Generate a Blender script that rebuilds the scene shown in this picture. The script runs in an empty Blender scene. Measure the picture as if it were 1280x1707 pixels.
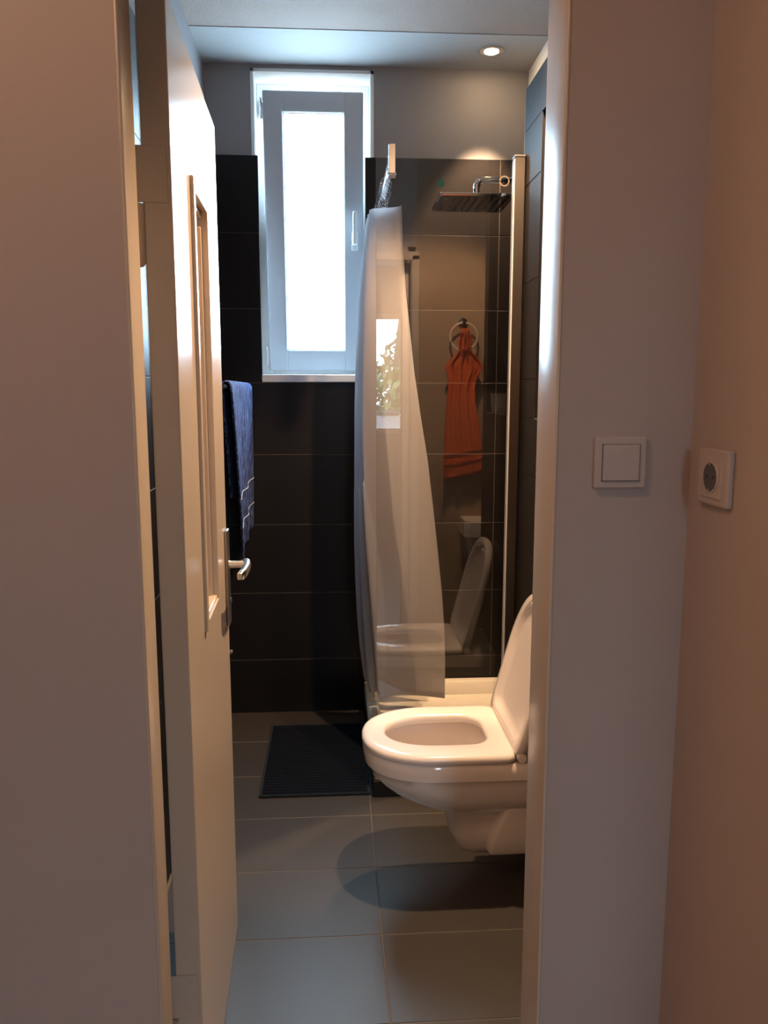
import bpy, bmesh, math, random
from mathutils import Vector, Matrix

random.seed(7)
S = bpy.context.scene
C = S.collection
PI = math.pi

# ------------------------------------------------------------------ camera
cam_d = bpy.data.cameras.new('camera')
cam_d.sensor_fit = 'VERTICAL'
cam_d.sensor_height = 24.0
cam_d.lens = 24.0 * 1335.0 / 1707.0
cam_d.clip_start = 0.02
cam = bpy.data.objects.new('camera', cam_d)
C.objects.link(cam)
cam.location = (0, 0, 1.41)
cam.rotation_euler = (math.radians(90 - 8.454), 0, math.radians(-3.66))
S.camera = cam

# ------------------------------------------------------------------ world: bright overcast sky
SKY = 22.0
w = bpy.data.worlds.new('sky')
S.world = w
w.use_nodes = True
nt = w.node_tree
bg = nt.nodes['Background']
geo = nt.nodes.new('ShaderNodeTexCoord')
sep = nt.nodes.new('ShaderNodeSeparateXYZ')
ramp = nt.nodes.new('ShaderNodeValToRGB')
ramp.color_ramp.elements[0].position = 0.47
ramp.color_ramp.elements[0].color = (0.16, 0.17, 0.16, 1)
ramp.color_ramp.elements[1].position = 0.51
ramp.color_ramp.elements[1].color = (0.62, 0.83, 1.0, 1)
mr = nt.nodes.new('ShaderNodeMapRange')
mr.inputs['From Min'].default_value = -1
nt.links.new(geo.outputs['Generated'], sep.inputs[0])
nt.links.new(sep.outputs['Z'], mr.inputs['Value'])
nt.links.new(mr.outputs[0], ramp.inputs[0])
nt.links.new(ramp.outputs[0], bg.inputs['Color'])
bg.inputs['Strength'].default_value = SKY


def portal(name, loc, rot, sx, sy):
    d = bpy.data.lights.new(name, 'AREA')
    d.shape = 'RECTANGLE'
    d.size, d.size_y = sx, sy
    d.cycles.is_portal = True
    o = bpy.data.objects.new(name, d)
    o.location = loc
    o.rotation_euler = rot
    C.objects.link(o)


portal('daylight_portal', (-0.067, 3.66, 2.08), (math.radians(-90), 0, 0), 0.40, 1.16)
portal('daylight_portal_hall', (0.52, -2.36, 1.58), (math.radians(90), 0, 0), 0.44, 1.1)

S.view_settings.view_transform = 'Standard'
S.view_settings.look = 'None'
S.view_settings.gamma = 1.0
S.view_settings.use_curve_mapping = False
S.view_settings.exposure = 0.2

PANE = 34.0                # frosted bathroom pane glowing with daylight
WARM = (1.0, 0.64, 0.36)
LAMP_W = 210.0

# ------------------------------------------------------------------ materials
MATS = {}


def nodes_of(name):
    m = bpy.data.materials.new(name)
    m.use_nodes = True
    MATS[name] = m
    return m, m.node_tree, m.node_tree.nodes['Principled BSDF']


def mat(name, col, rough=0.5, metal=0.0, var=0.0, vscale=8.0, bump=0.0, bscale=60.0, spec=0.5, coat=0.0, stretch=None):
    m, t, p = nodes_of(name)
    p.inputs['Roughness'].default_value = rough
    p.inputs['Metallic'].default_value = metal
    p.inputs['Specular IOR Level'].default_value = spec
    p.inputs['Coat Weight'].default_value = coat
    p.inputs['Base Color'].default_value = (*col, 1)
    tc = t.nodes.new('ShaderNodeTexCoord')
    mp = t.nodes.new('ShaderNodeMapping')
    if stretch:
        mp.inputs['Scale'].default_value = stretch
    t.links.new(tc.outputs['Object'], mp.inputs[0])
    n = t.nodes.new('ShaderNodeTexNoise')
    n.inputs['Scale'].default_value = vscale
    n.inputs['Detail'].default_value = 4
    t.links.new(mp.outputs[0], n.inputs['Vector'])
    mx = t.nodes.new('ShaderNodeMix')
    mx.data_type = 'RGBA'
    mx.inputs['A'].default_value = (*[c * (1 - var) for c in col], 1)
    mx.inputs['B'].default_value = (*[min(1, c * (1 + var)) for c in col], 1)
    t.links.new(n.outputs['Fac'], mx.inputs['Factor'])
    t.links.new(mx.outputs['Result'], p.inputs['Base Color'])
    if bump > 0:
        n2 = t.nodes.new('ShaderNodeTexNoise')
        n2.inputs['Scale'].default_value = bscale
        n2.inputs['Detail'].default_value = 3
        t.links.new(mp.outputs[0], n2.inputs['Vector'])
        b = t.nodes.new('ShaderNodeBump')
        b.inputs['Strength'].default_value = bump
        b.inputs['Distance'].default_value = 0.004
        t.links.new(n2.outputs['Fac'], b.inputs['Height'])
        t.links.new(b.outputs[0], p.inputs['Normal'])
    return m


def glass_mat(name, ior, tint):
    m, t, p = nodes_of(name)
    t.nodes.remove(p)
    out = t.nodes['Material Output']
    tr = t.nodes.new('ShaderNodeBsdfTransparent')
    tr.inputs[0].default_value = (*tint, 1)
    gl = t.nodes.new('ShaderNodeBsdfGlossy')
    gl.inputs['Roughness'].default_value = 0.0
    fr = t.nodes.new('ShaderNodeFresnel')
    fr.inputs['IOR'].default_value = ior
    g = t.nodes.new('ShaderNodeNewGeometry')
    sub = t.nodes.new('ShaderNodeMath')
    sub.operation = 'SUBTRACT'
    sub.inputs[0].default_value = 1.0
    t.links.new(g.outputs['Backfacing'], sub.inputs[1])
    mul = t.nodes.new('ShaderNodeMath')
    mul.operation = 'MULTIPLY'
    t.links.new(fr.outputs[0], mul.inputs[0])
    t.links.new(sub.outputs[0], mul.inputs[1])
    mx = t.nodes.new('ShaderNodeMixShader')
    t.links.new(mul.outputs[0], mx.inputs[0])
    t.links.new(tr.outputs[0], mx.inputs[1])
    t.links.new(gl.outputs[0], mx.inputs[2])
    t.links.new(mx.outputs[0], out.inputs[0])
    return m


def emit_mat(name, col, strength):
    m, t, p = nodes_of(name)
    p.inputs['Base Color'].default_value = (0.8, 0.8, 0.8, 1)
    p.inputs['Emission Color'].default_value = (*col, 1)
    p.inputs['Emission Strength'].default_value = strength
    return m


def cloth_mat(name, col, trans, clear=0.0, bump=0.2, bscale=300):
    m, t, p = nodes_of(name)
    out = t.nodes['Material Output']
    p.inputs['Base Color'].default_value = (*col, 1)
    p.inputs['Roughness'].default_value = 0.75
    tl = t.nodes.new('ShaderNodeBsdfTranslucent')
    tl.inputs[0].default_value = (*col, 1)
    mx = t.nodes.new('ShaderNodeMixShader')
    mx.inputs[0].default_value = trans
    t.links.new(p.outputs[0], mx.inputs[1])
    t.links.new(tl.outputs[0], mx.inputs[2])
    n = t.nodes.new('ShaderNodeTexNoise')
    n.inputs['Scale'].default_value = bscale
    tc = t.nodes.new('ShaderNodeTexCoord')
    t.links.new(tc.outputs['Object'], n.inputs['Vector'])
    b = t.nodes.new('ShaderNodeBump')
    b.inputs['Strength'].default_value = bump
    b.inputs['Distance'].default_value = 0.002
    t.links.new(n.outputs['Fac'], b.inputs['Height'])
    t.links.new(b.outputs[0], p.inputs['Normal'])
    tr = t.nodes.new('ShaderNodeBsdfTransparent')
    mx2 = t.nodes.new('ShaderNodeMixShader')
    mx2.inputs[0].default_value = clear
    t.links.new(mx.outputs[0], mx2.inputs[1])
    t.links.new(tr.outputs[0], mx2.inputs[2])
    t.links.new(mx2.outputs[0], out.inputs[0])
    return m


mat('wall_paint', (0.47, 0.385, 0.345), 0.6, var=0.02, bump=0.08, bscale=140)
mat('grey_paint', (0.245, 0.235, 0.245), 0.75, var=0.03, bump=0.1, bscale=120)
mat('cream_paint', (0.40, 0.275, 0.175), 0.7, var=0.02, bump=0.08, bscale=120)
mat('ceiling_stucco', (0.33, 0.265, 0.235), 0.85, var=0.05, bump=0.7, bscale=180)
mat('ceiling_smooth', (0.36, 0.36, 0.355), 0.8, var=0.03, bump=0.25, bscale=90)
mat('plaster_white', (0.78, 0.80, 0.80), 0.7, var=0.03, bump=0.3, bscale=60)
mat('wall_tile', (0.0085, 0.0070, 0.0074), 0.42, var=0.10, vscale=5, spec=0.25)
mat('grout', (0.085, 0.07, 0.06), 0.9, var=0.1)
mat('floor_tile', (0.044, 0.039, 0.036), 0.42, var=0.10, vscale=6, bump=0.03, bscale=150)
mat('floor_grout', (0.14, 0.12, 0.10), 0.9, var=0.1)
mat('hall_floor', (0.20, 0.12, 0.07), 0.5, var=0.25, vscale=3, stretch=(20, 1, 1))
mat('gloss_white', (0.56, 0.47, 0.38), 0.28, var=0.02, bump=0.05, bscale=25)
mat('pane_white', (0.62, 0.52, 0.42), 0.45, var=0.03)
mat('ceramic', (0.83, 0.76, 0.71), 0.08, var=0.01, coat=0.4)
mat('seat_plastic', (0.80, 0.75, 0.735), 0.16, var=0.01)
mat('acrylic', (0.80, 0.76, 0.68), 0.2, var=0.02)
mat('upvc', (0.46, 0.48, 0.52), 0.35, var=0.02)
mat('chrome', (0.80, 0.80, 0.80), 0.08, 1.0)
mat('aluminium', (0.36, 0.33, 0.31), 0.34, 1.0, var=0.03, stretch=(30, 30, 1))
mat('bronze_post', (0.145, 0.125, 0.112), 0.38, 1.0, var=0.04, stretch=(30, 30, 1))
mat('ring_pale', (0.78, 0.68, 0.56), 0.35)
mat('brass_light', (0.82, 0.78, 0.70), 0.25, 1.0)
mat('mirror_silver', (0.88, 0.87, 0.85), 0.015, 1.0)
mat('black_frame', (0.012, 0.010, 0.010), 0.35)
mat('black_rubber', (0.02, 0.02, 0.02), 0.6)
mat('mat_navy', (0.0055, 0.008, 0.014), 0.95, spec=0.1, var=0.35, vscale=60, bump=0.9, bscale=220)
mat('mat_border', (0.022, 0.030, 0.040), 0.9, spec=0.1, var=0.2, vscale=80, bump=0.5, bscale=200)
mat('towel_orange', (0.78, 0.13, 0.03), 0.95, var=0.12, vscale=40, bump=0.8, bscale=260)
mat('switch_white', (0.52, 0.43, 0.385), 0.35)
mat('switch_gap', (0.10, 0.06, 0.045), 0.6)
mat('socket_dark', (0.10, 0.095, 0.095), 0.5)
mat('tint_teal', (0.004, 0.018, 0.020), 0.9, spec=0.0)
mat('mark_grey', (0.24, 0.20, 0.165), 0.9, spec=0.0)
mat('bark', (0.10, 0.07, 0.05), 0.9, var=0.3, bump=0.8, bscale=20)
mat('leaf', (0.10, 0.17, 0.055), 0.6, var=0.35, vscale=4)
mat('rail_white', (0.55, 0.57, 0.60), 0.6)
mat('rail_dark', (0.10, 0.10, 0.11), 0.5)
mat('cup_white', (0.62, 0.62, 0.60), 0.3)
glass_mat('screen_glass', 2.05, (0.955, 0.945, 0.93))
glass_mat('window_glass', 1.5, (0.98, 0.99, 1.0))
cloth_mat('curtain_cloth', (0.57, 0.56, 0.59), 0.55, 0.05)
emit_mat('frosted_pane', (0.52, 0.78, 1.0), PANE)
emit_mat('bulb_glow', (1.0, 0.68, 0.38), 130.0)
emit_mat('hall_lamp_glow', (1.0, 0.63, 0.41), 28.0)

# blue towel: terry with pale streaks
m, t, p = nodes_of('towel_blue')
p.inputs['Roughness'].default_value = 0.95
tc = t.nodes.new('ShaderNodeTexCoord')
mp = t.nodes.new('ShaderNodeMapping')
mp.inputs['Scale'].default_value = (60, 60, 9)
n = t.nodes.new('ShaderNodeTexNoise')
n.inputs['Scale'].default_value = 2.2
n.inputs['Detail'].default_value = 8
n.inputs['Roughness'].default_value = 0.75
cr = t.nodes.new('ShaderNodeValToRGB')
cr.color_ramp.elements[0].position = 0.47
cr.color_ramp.elements[0].color = (0.006, 0.014, 0.085, 1)
cr.color_ramp.elements[1].position = 0.66
cr.color_ramp.elements[1].color = (0.20, 0.36, 0.85, 1)
b = t.nodes.new('ShaderNodeBump')
b.inputs['Strength'].default_value = 1.0
b.inputs['Distance'].default_value = 0.006
t.links.new(tc.outputs['Object'], mp.inputs[0])
t.links.new(mp.outputs[0], n.inputs['Vector'])
t.links.new(n.outputs['Fac'], cr.inputs[0])
t.links.new(cr.outputs[0], p.inputs['Base Color'])
t.links.new(n.outputs['Fac'], b.inputs['Height'])
t.links.new(b.outputs[0], p.inputs['Normal'])
mat('towel_stripe', (0.42, 0.48, 0.60), 0.9)

# ------------------------------------------------------------------ helpers


def tag(o, label=None, cat=None, group=None, kind=None):
    if label:
        o['label'] = label
    if cat:
        o['category'] = cat
    if group:
        o['group'] = group
    if kind:
        o['kind'] = kind
    return o


def empty(name, loc=(0, 0, 0), rz=0.0):
    o = bpy.data.objects.new(name, None)
    o.location = loc
    o.rotation_euler = (0, 0, rz)
    o.empty_display_size = 0.05
    C.objects.link(o)
    return o


def link(name, me, m, parent=None, loc=(0, 0, 0)):
    o = bpy.data.objects.new(name, me)
    if not me.materials:
        me.materials.append(MATS[m])
    o.location = loc
    if parent is not None:
        o.parent = parent
    C.objects.link(o)
    return o


class MB:
    """collects closed shapes into one mesh"""

    def __init__(self):
        self.bm = bmesh.new()

    def box(self, a, b, bev=0.0, seg=2):
        lo = [min(a[i], b[i]) for i in range(3)]
        hi = [max(a[i], b[i]) for i in range(3)]
        vs = [self.bm.verts.new((x, y, z)) for x in (lo[0], hi[0]) for y in (lo[1], hi[1]) for z in (lo[2], hi[2])]
        idx = [(0, 1, 3, 2), (4, 6, 7, 5), (0, 4, 5, 1), (2, 3, 7, 6), (0, 2, 6, 4), (1, 5, 7, 3)]
        fs = [self.bm.faces.new([vs[i] for i in q]) for q in idx]
        if bev > 0:
            es = list({e for f in fs for e in f.edges})
            bmesh.ops.bevel(self.bm, geom=es, offset=bev, segments=seg, affect='EDGES', profile=0.5)
        return self

    def loft(self, rings, closed=True, cap0=True, cap1=True, loop=False):
        vr = [[self.bm.verts.new(p) for p in r] for r in rings]
        n = len(vr[0])
        last = len(vr) if loop else len(vr) - 1
        for i in range(last):
            a, b2 = vr[i], vr[(i + 1) % len(vr)]
            for j in range(n if closed else n - 1):
                k = (j + 1) % n
                self.bm.faces.new((a[j], a[k], b2[k], b2[j]))
        if not loop:
            if cap0:
                self.bm.faces.new(list(reversed(vr[0])))
            if cap1:
                self.bm.faces.new(vr[-1])
        return self

    def tube(self, pts, r, n=10, loop=False):
        pts = [Vector(p) for p in pts]
        rings = []
        up = None
        N = len(pts)
        for i, p in enumerate(pts):
            if loop:
                d = pts[(i + 1) % N] - pts[i - 1]
            else:
                d = pts[min(i + 1, N - 1)] - pts[max(i - 1, 0)]
            d.normalize()
            if up is None:
                up = Vector((0, 0, 1)) if abs(d.z) < 0.9 else Vector((1, 0, 0))
            s = d.cross(up).normalized()
            up = s.cross(d).normalized()
            rr = r[i] if isinstance(r, (list, tuple)) else r
            rings.append([p + (s * math.cos(2 * PI * k / n) + up * math.sin(2 * PI * k / n)) * rr for k in range(n)])
        return self.loft(rings, loop=loop)

    def lathe(self, c, axis, prof, n=24, loop=False):
        """prof: (radius, height along axis)"""
        c = Vector(c)
        ax = Vector(axis).normalized()
        s = ax.orthogonal().normalized()
        u = ax.cross(s)
        rings = [[c + ax * h + (s * math.cos(2 * PI * k / n) + u * math.sin(2 * PI * k / n)) * max(r, 1e-4) for k in range(n)] for r, h in prof]
        return self.loft(rings, loop=loop)

    def build(self, name, m, parent=None, smooth=False, loc=(0, 0, 0), angle=40):
        bmesh.ops.recalc_face_normals(self.bm, faces=self.bm.faces)
        me = bpy.data.meshes.new(name)
        self.bm.to_mesh(me)
        self.bm.free()
        if smooth:
            me.polygons.foreach_set('use_smooth', [True] * len(me.polygons))
            me.update()
            me.set_sharp_from_angle(angle=math.radians(angle))
        return link(name, me, m, parent, loc)


TILE_CACHE = {}


def tile_mesh(axis, du, dv, th, m):
    """a tile slab with chamfered front edge, axis = facing direction"""
    key = (axis, round(du, 3), round(dv, 3), th, m)
    if key in TILE_CACHE:
        return TILE_CACHE[key]
    c = 0.0012
    hu, hv = du / 2, dv / 2
    r0 = [(-hu, -hv), (hu, -hv), (hu, hv), (-hu, hv)]
    r1 = [(-hu + c, -hv + c), (hu - c, -hv + c), (hu - c, hv - c), (-hu + c, hv - c)]

    def to3(u, v, w_):
        return {'-y': (u, -w_, v), '+y': (u, w_, v), '-x': (-w_, u, v), '+x': (w_, u, v), '+z': (u, v, w_)}[axis]
    bm = bmesh.new()
    rings = [[bm.verts.new(to3(u, v, 0)) for u, v in r0], [bm.verts.new(to3(u, v, th - c)) for u, v in r0], [bm.verts.new(to3(u, v, th)) for u, v in r1]]
    for a, b2 in zip(rings[:-1], rings[1:]):
        for j in range(4):
            bm.faces.new((a[j], a[(j + 1) % 4], b2[(j + 1) % 4], b2[j]))
    bm.faces.new(rings[0])
    bm.faces.new(rings[2])
    bmesh.ops.recalc_face_normals(bm, faces=bm.faces)
    me = bpy.data.meshes.new('tile')
    bm.to_mesh(me)
    bm.free()
    me.materials.append(MATS[m])
    TILE_CACHE[key] = me
    return me


GAP = 0.0026
ROWS = [2.359, 2.057, 1.755, 1.453, 1.151, 0.849, 0.547, 0.245, 0.0]


def tiles(parent, axis, plane, us, vs, th=0.008, m='wall_tile', skip=None, gap=GAP):
    """rectangles between successive us and vs; plane = coordinate of the tile's back"""
    for i in range(len(us) - 1):
        for j in range(len(vs) - 1):
            u0, u1 = sorted((us[i], us[i + 1]))
            v0, v1 = sorted((vs[j], vs[j + 1]))
            if u1 - u0 < 0.012 or v1 - v0 < 0.012:
                continue
            for (a0, a1, b0, b1) in (skip(u0, u1, v0, v1) if skip else [(u0, u1, v0, v1)]):
                if a1 - a0 < 0.012 or b1 - b0 < 0.012:
                    continue
                me = tile_mesh(axis, a1 - a0 - gap, b1 - b0 - gap, th, m)
                cu, cv = (a0 + a1) / 2, (b0 + b1) / 2
                loc = {'-y': (cu, plane, cv), '+y': (cu, plane, cv), '-x': (plane, cu, cv), '+x': (plane, cu, cv), '+z': (cu, cv, plane)}[axis]
                link('tile', me, m, parent, loc)


# ------------------------------------------------------------------ setting
YB = 3.43      # face of the back wall tiling
XL = -0.49     # face of the left wall tiling
XR = 0.80      # right wall
XP = 0.62      # boxed-in partition behind the toilet
ZC = 2.7075     # ceiling
ZS = 2.705     # lowered strip of the ceiling
YW0, YW1 = 1.20, 1.355   # wall with the door

# floor
fl = MB().box((-0.62, 1.27, -0.10), (0.92, 3.56, -0.0012)).build('floor', 'floor_grout')
tag(fl, 'grey large-format tiled bathroom floor with thin pale joints', kind='structure')
fy = [1.27] + [2.22 + k * 0.302 for k in range(-3, 4)] + [3.43]
tiles(fl, '+z', -0.008, [-0.49, -0.484 + 0.0, 0.118, 0.72, 0.80], fy, 0.008, 'floor_tile', gap=0.0024)
fh = MB().box((-1.05, -2.45, -0.10), (1.75, 1.268, 0.0)).build('floor_hall', 'hall_floor')
tag(fh, 'brown hallway floor in front of the bathroom door', kind='structure')

# ceiling
ce = MB().box((-0.64, 1.2, ZC), (0.94, 3.13, ZC + 0.1)).build('ceiling', 'ceiling_stucco')
tag(ce, 'grey stucco bathroom ceiling', kind='structure')
cs = MB().box((-0.64, 3.12, ZS), (0.94, 3.56, ZC + 0.1)).build('ceiling_strip', 'ceiling_smooth')
tag(cs, 'smoother lowered ceiling strip above the bathroom window', kind='structure')
ch = MB().box((-1.05, -2.45, 2.70), (1.75, 1.198, 2.80)).build('ceiling_hall', 'wall_paint')
tag(ch, 'plain painted hallway ceiling', kind='structure')

# back wall with window opening
YP = YB + 0.010   # painted plaster face
WX0, WX1, WZ0, WZ1 = -0.315, 0.178, 1.455, 2.690
wb = MB()
wb.box((-0.62, YP, -0.1), (WX0, 3.80, ZC + 0.05)).box((WX1, YP, -0.1), (0.92, 3.80, ZC + 0.05))
wb.box((WX0, YP, -0.1), (WX1, 3.80, WZ0)).box((WX0, YP, WZ1), (WX1, 3.80, ZC + 0.05))
wall_back = wb.build('wall_back', 'grey_paint')
tag(wall_back, 'bathroom back wall, dark tiles below and grey paint above, with window', kind='structure')
g = MB()
g.box((XL - 0.01, YP - 0.0085, 0), (-0.293, YP + 0.004, 2.357)).box((0.144, YP - 0.0085, 0), (XR + 0.01, YP + 0.004, 2.357))
g.box((-0.293, YP - 0.0085, 0), (0.144, YP + 0.004, 1.452))
g.build('grout_bed', 'grout', wall_back)
# white plaster reveal lining
rv = MB()
rv.box((WX0, YP - 0.001, 1.47), (WX0 + 0.012, 3.60, WZ1)).box((WX1 - 0.012, YP - 0.001, 1.47), (WX1, 3.60, WZ1))
rv.box((WX0, YP - 0.001, WZ1 - 0.012), (WX1, 3.60, WZ1))
rv.build('window_reveal', 'plaster_white', wall_back)


def cut_window(u0, u1, v0, v1):
    a, b2, z = -0.290, 0.141, 1.4545
    if v1 <= z + 0.001 or u1 <= a or u0 >= b2:
        return [(u0, u1, v0, v1)]
    r = []
    if u0 < a:
        r.append((u0, a, v0, v1))
    if u1 > b2:
        r.append((b2, u1, v0, v1))
    return r


tiles(wall_back, '-y', YB + 0.008, [XL, 0.098, 0.700, XR], ROWS, 0.008, skip=cut_window)

# left wall
wl = MB().box((-0.64, 1.30, -0.1), (XL - 0.010, 3.50, ZC + 0.05)).build('wall_left', 'grey_paint')
tag(wl, 'left bathroom wall clad in dark tiles behind the open door', kind='structure')
MB().box((XL - 0.014, YW1, 0), (XL - 0.0015, YB, 2.357)).build('grout_bed', 'grout', wl)
tiles(wl, '+x', XL - 0.008, [YB - 0.0, 2.828, 2.226, 1.624, YW1], ROWS)

# right wall
wr = MB().box((XR + 0.010, 1.20, -0.1), (0.94, 3.50, ZC + 0.05)).build('wall_right', 'plaster_white')
tag(wr, 'right bathroom wall, pale paint above the tiling', kind='structure')
MB().box((XR + 0.0015, YW1, 0), (XR + 0.014, YB, 2.357)).build('grout_bed', 'grout', wr)
tiles(wr, '-x', XR + 0.008, [2.672, 3.274, YB], ROWS)
tiles(wr, '-x', XR + 0.008, [YW1, 1.975], ROWS)

# boxed partition carrying toilet and mirror
YPN, YPF = 1.975, 2.664
NY0, NY1, NZ0, NZ1, NXB = 2.06, 2.445, 1.332, 2.226, 0.765   # niche
p0 = XP + 0.0015
wq = MB().box((p0, YPN + 0.0015, 0), (XR + 0.005, YPF - 0.0015, NZ0 - 0.0015)).box((p0, YPN + 0.0015, NZ1 + 0.0015), (XR + 0.005, YPF - 0.0015, 2.3575))
wq.box((p0, YPN + 0.0015, NZ0 - 0.01), (XR + 0.005, NY0 - 0.0015, NZ1 + 0.01)).box((p0, NY1 + 0.0015, NZ0 - 0.01), (XR + 0.005, YPF - 0.0015, NZ1 + 0.01))
wq.box((NXB, NY0 - 0.01, NZ0 - 0.01), (XR + 0.005, NY1 + 0.01, NZ1 + 0.01))
wp = wq.build('wall_partition', 'grout')
tag(wp, 'tiled boxed-in wall section with a tall niche behind the toilet', kind='structure')


def cut_niche(u0, u1, v0, v1):
    if u1 <= NY0 or u0 >= NY1 or v1 <= NZ0 or v0 >= NZ1:
        return [(u0, u1, v0, v1)]
    q = []
    if v0 < NZ0:
        q.append((u0, u1, v0, NZ0))
    if v1 > NZ1:
        q.append((u0, u1, NZ1, v1))
    a, b2 = max(v0, NZ0), min(v1, NZ1)
    if u0 < NY0:
        q.append((u0, NY0, a, b2))
    if u1 > NY1:
        q.append((NY1, u1, a, b2))
    return q


NROWS = [NZ1, 2.057, 1.755, 1.453, NZ0]
tiles(wp, '-x', XP + 0.008, [YPF, 2.062, YPN], ROWS, skip=cut_niche)
tiles(wp, '-y', YPN + 0.008, [XP + 0.009, XR], ROWS)
tiles(wp, '+y', YPF - 0.008, [XP + 0.009, XR], ROWS)
tiles(wp, '+z', 2.352, [XP + 0.009, XR], [YPF - 0.008, 2.062, YPN + 0.008], 0.007)
tiles(wp, '-y', NY1 + 0.008, [XP + 0.002, NXB], NROWS)
tiles(wp, '+y', NY0 - 0.008, [XP + 0.002, NXB], NROWS)
tiles(wp, '-x', NXB + 0.008, [NY1, NY0], NROWS)
nf = MB()
nf.box((XP - 0.0012, NY1 - 0.003, NZ0), (XP + 0.014, NY1 + 0.002, NZ1)).box((XP - 0.0012, NY0 - 0.002, NZ0), (XP + 0.014, NY0 + 0.003, NZ1))
nf.box((XP - 0.0012, NY0, NZ1 - 0.003), (XP + 0.014, NY1, NZ1 + 0.002))
nf.build('niche_trim', 'black_frame', wp)
MB().box((XP - 0.0015, NY0, NZ0 - 0.003), (NXB, NY1, NZ0 + 0.002)).build('niche_sill', 'aluminium', wp)
MB().box((XP - 0.001, YPF - 0.003, 0.0), (XP + 0.004, YPF + 0.001, 2.359)).build('corner_trim', 'aluminium', wp)

# wall with the doorway
wf = MB()
wf.box((-1.05, YW0, -0.1), (-0.2928, YW0 + 0.06, ZC + 0.05)).box((0.3418, YW0, -0.1), (0.94, YW0 + 0.10, ZC + 0.05))
wf.box((-1.05, YW0 + 0.06, -0.1), (-0.345, YW1, ZC + 0.05)).box((0.395, YW0 + 0.10, -0.1), (0.94, YW1, ZC + 0.05))
wf.box((-0.345, YW0, 2.10), (0.395, YW1, ZC + 0.05))
wall_front = wf.build('wall_front', 'wall_paint')
tag(wall_front, 'painted wall around the bathroom doorway, hallway side', kind='structure')
MB().box((0.40, YW1, 0), (XR + 0.005, YW1 + 0.004, ZC)).build('plaster_skin', 'cream_paint', wall_front)

# hallway walls
whr = MB().box((0.55, -0.35, -0.1), (0.70, YW0, 2.75)).build('wall_hall_right', 'wall_paint')
tag(whr, 'hallway wall on the right carrying the socket', kind='structure')
whl = MB().box((-1.15, -2.45, -0.1), (-1.0, YW0 + 0.1, 2.75)).build('wall_hall_left', 'wall_paint')
tag(whl, 'hallway wall on the left, behind the camera', kind='structure')
whf = MB().box((1.65, -2.45, -0.1), (1.80, -0.2, 2.75)).box((0.55, -0.35, -0.1), (1.80, -0.2, 2.75)).build('wall_hall_far', 'wall_paint')
tag(whf, 'far side wall of the room behind the camera', kind='structure')
HX0, HX1, HZ0, HZ1 = 0.28, 0.76, 1.03, 2.14
whb = MB()
whb.box((-1.15, -2.45, -0.1), (HX0, -2.25, 2.75)).box((HX1, -2.45, -0.1), (1.80, -2.25, 2.75))
whb.box((HX0, -2.45, -0.1), (HX1, -2.25, HZ0)).box((HX0, -2.45, HZ1), (HX1, -2.25, 2.75))
tag(whb.build('wall_hall_back', 'wall_paint'), 'wall behind the camera with a window to the trees', kind='structure')

# ------------------------------------------------------------------ door frame
tr = empty('trim_1', (0, YW0, 0))
tag(tr, 'cream painted door frame around the bathroom doorway', kind='structure')


def jamb(name, sx, xi):
    """sx = -1 left, +1 right; xi = visible inner face"""
    o = MB()
    d_ = 0.072 if sx < 0 else 0.108
    o.box((xi, -0.0015, 0), (xi + sx * 0.006, d_, 2.06), 0.0025, 3)
    o.box((xi + sx * 0.004, d_ - 0.012, 0), (xi + sx * 0.050, d_, 2.06), 0.002)
    o.box((xi + sx * 0.036, d_ - 0.002, 0), (xi + sx * 0.060, 0.157, 2.06), 0.003)
    o.build(name, 'gloss_white', tr, smooth=True)


jamb('jamb', -1, -0.287)
jamb('jamb', 1, 0.336)
MB().box((-0.30, -0.0015, 2.036), (0.36, 0.157, 2.12), 0.004).build('head', 'gloss_white', tr)
MB().box((0.376, 0.157, 0), (0.412, 0.170, 2.06), 0.003).build('casing', 'gloss_white', tr)
MB().box((-0.36, 0.157, 2.036), (0.412, 0.170, 2.076), 0.003).build('casing', 'gloss_white', tr)

# ------------------------------------------------------------------ door leaf (opens inwards, hinged left)
DP = Vector((-0.247, 1.33, 0))
da = math.atan2(1.975 - 1.33, -0.265 + 0.247)     # direction of the leaf
door = empty('door_1', DP, da)                      # local +x along the leaf, local -y = face side (+X world)
tag(door, 'open cream painted bathroom door with a tall recessed panel', kind='structure')
DL, DT = 0.647, 0.045
O0, O1, OZ0, OZ1 = 0.226, 0.458, 0.950, 1.787
lf = MB()
lf.box((0, 0, 0.006), (O0, DT, 2.018), 0.0025).box((O1, 0, 0.006), (DL, DT, 2.018), 0.0025)
lf.box((O0 - 0.004, 0, 0.006), (O1 + 0.004, DT, OZ0)).box((O0 - 0.004, 0, OZ1), (O1 + 0.004, DT, 2.018))
lf.build('leaf', 'gloss_white', door)
MB().box((O0, 0.026, OZ0), (O1, 0.034, OZ1)).build('panel', 'pane_white', door)
for a, b2 in (((O0 - 0.022, OZ0 - 0.004), (O0, OZ1 + 0.012)), ):
    MB().box((a[0], -0.007, a[1]), (b2[0], 0.003, b2[1]), 0.003, 2).build('bead', 'gloss_white', door)
MB().box((O0, 0.010, OZ0), (O0 + 0.010, 0.028, OZ1), 0.003).build('bead', 'gloss_white', door)
MB().box((O1 - 0.010, 0.014, OZ0), (O1, 0.028, OZ1 - 0.03), 0.003).build('bead', 'gloss_white', door)
MB().box((O0, 0.012, OZ1 - 0.012), (O1, 0.028, OZ1), 0.003).build('bead', 'gloss_white', door)
MB().box((O0, 0.004, OZ0), (O1, 0.028, OZ0 + 0.008), 0.003).build('bead', 'gloss_white', door)
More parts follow.
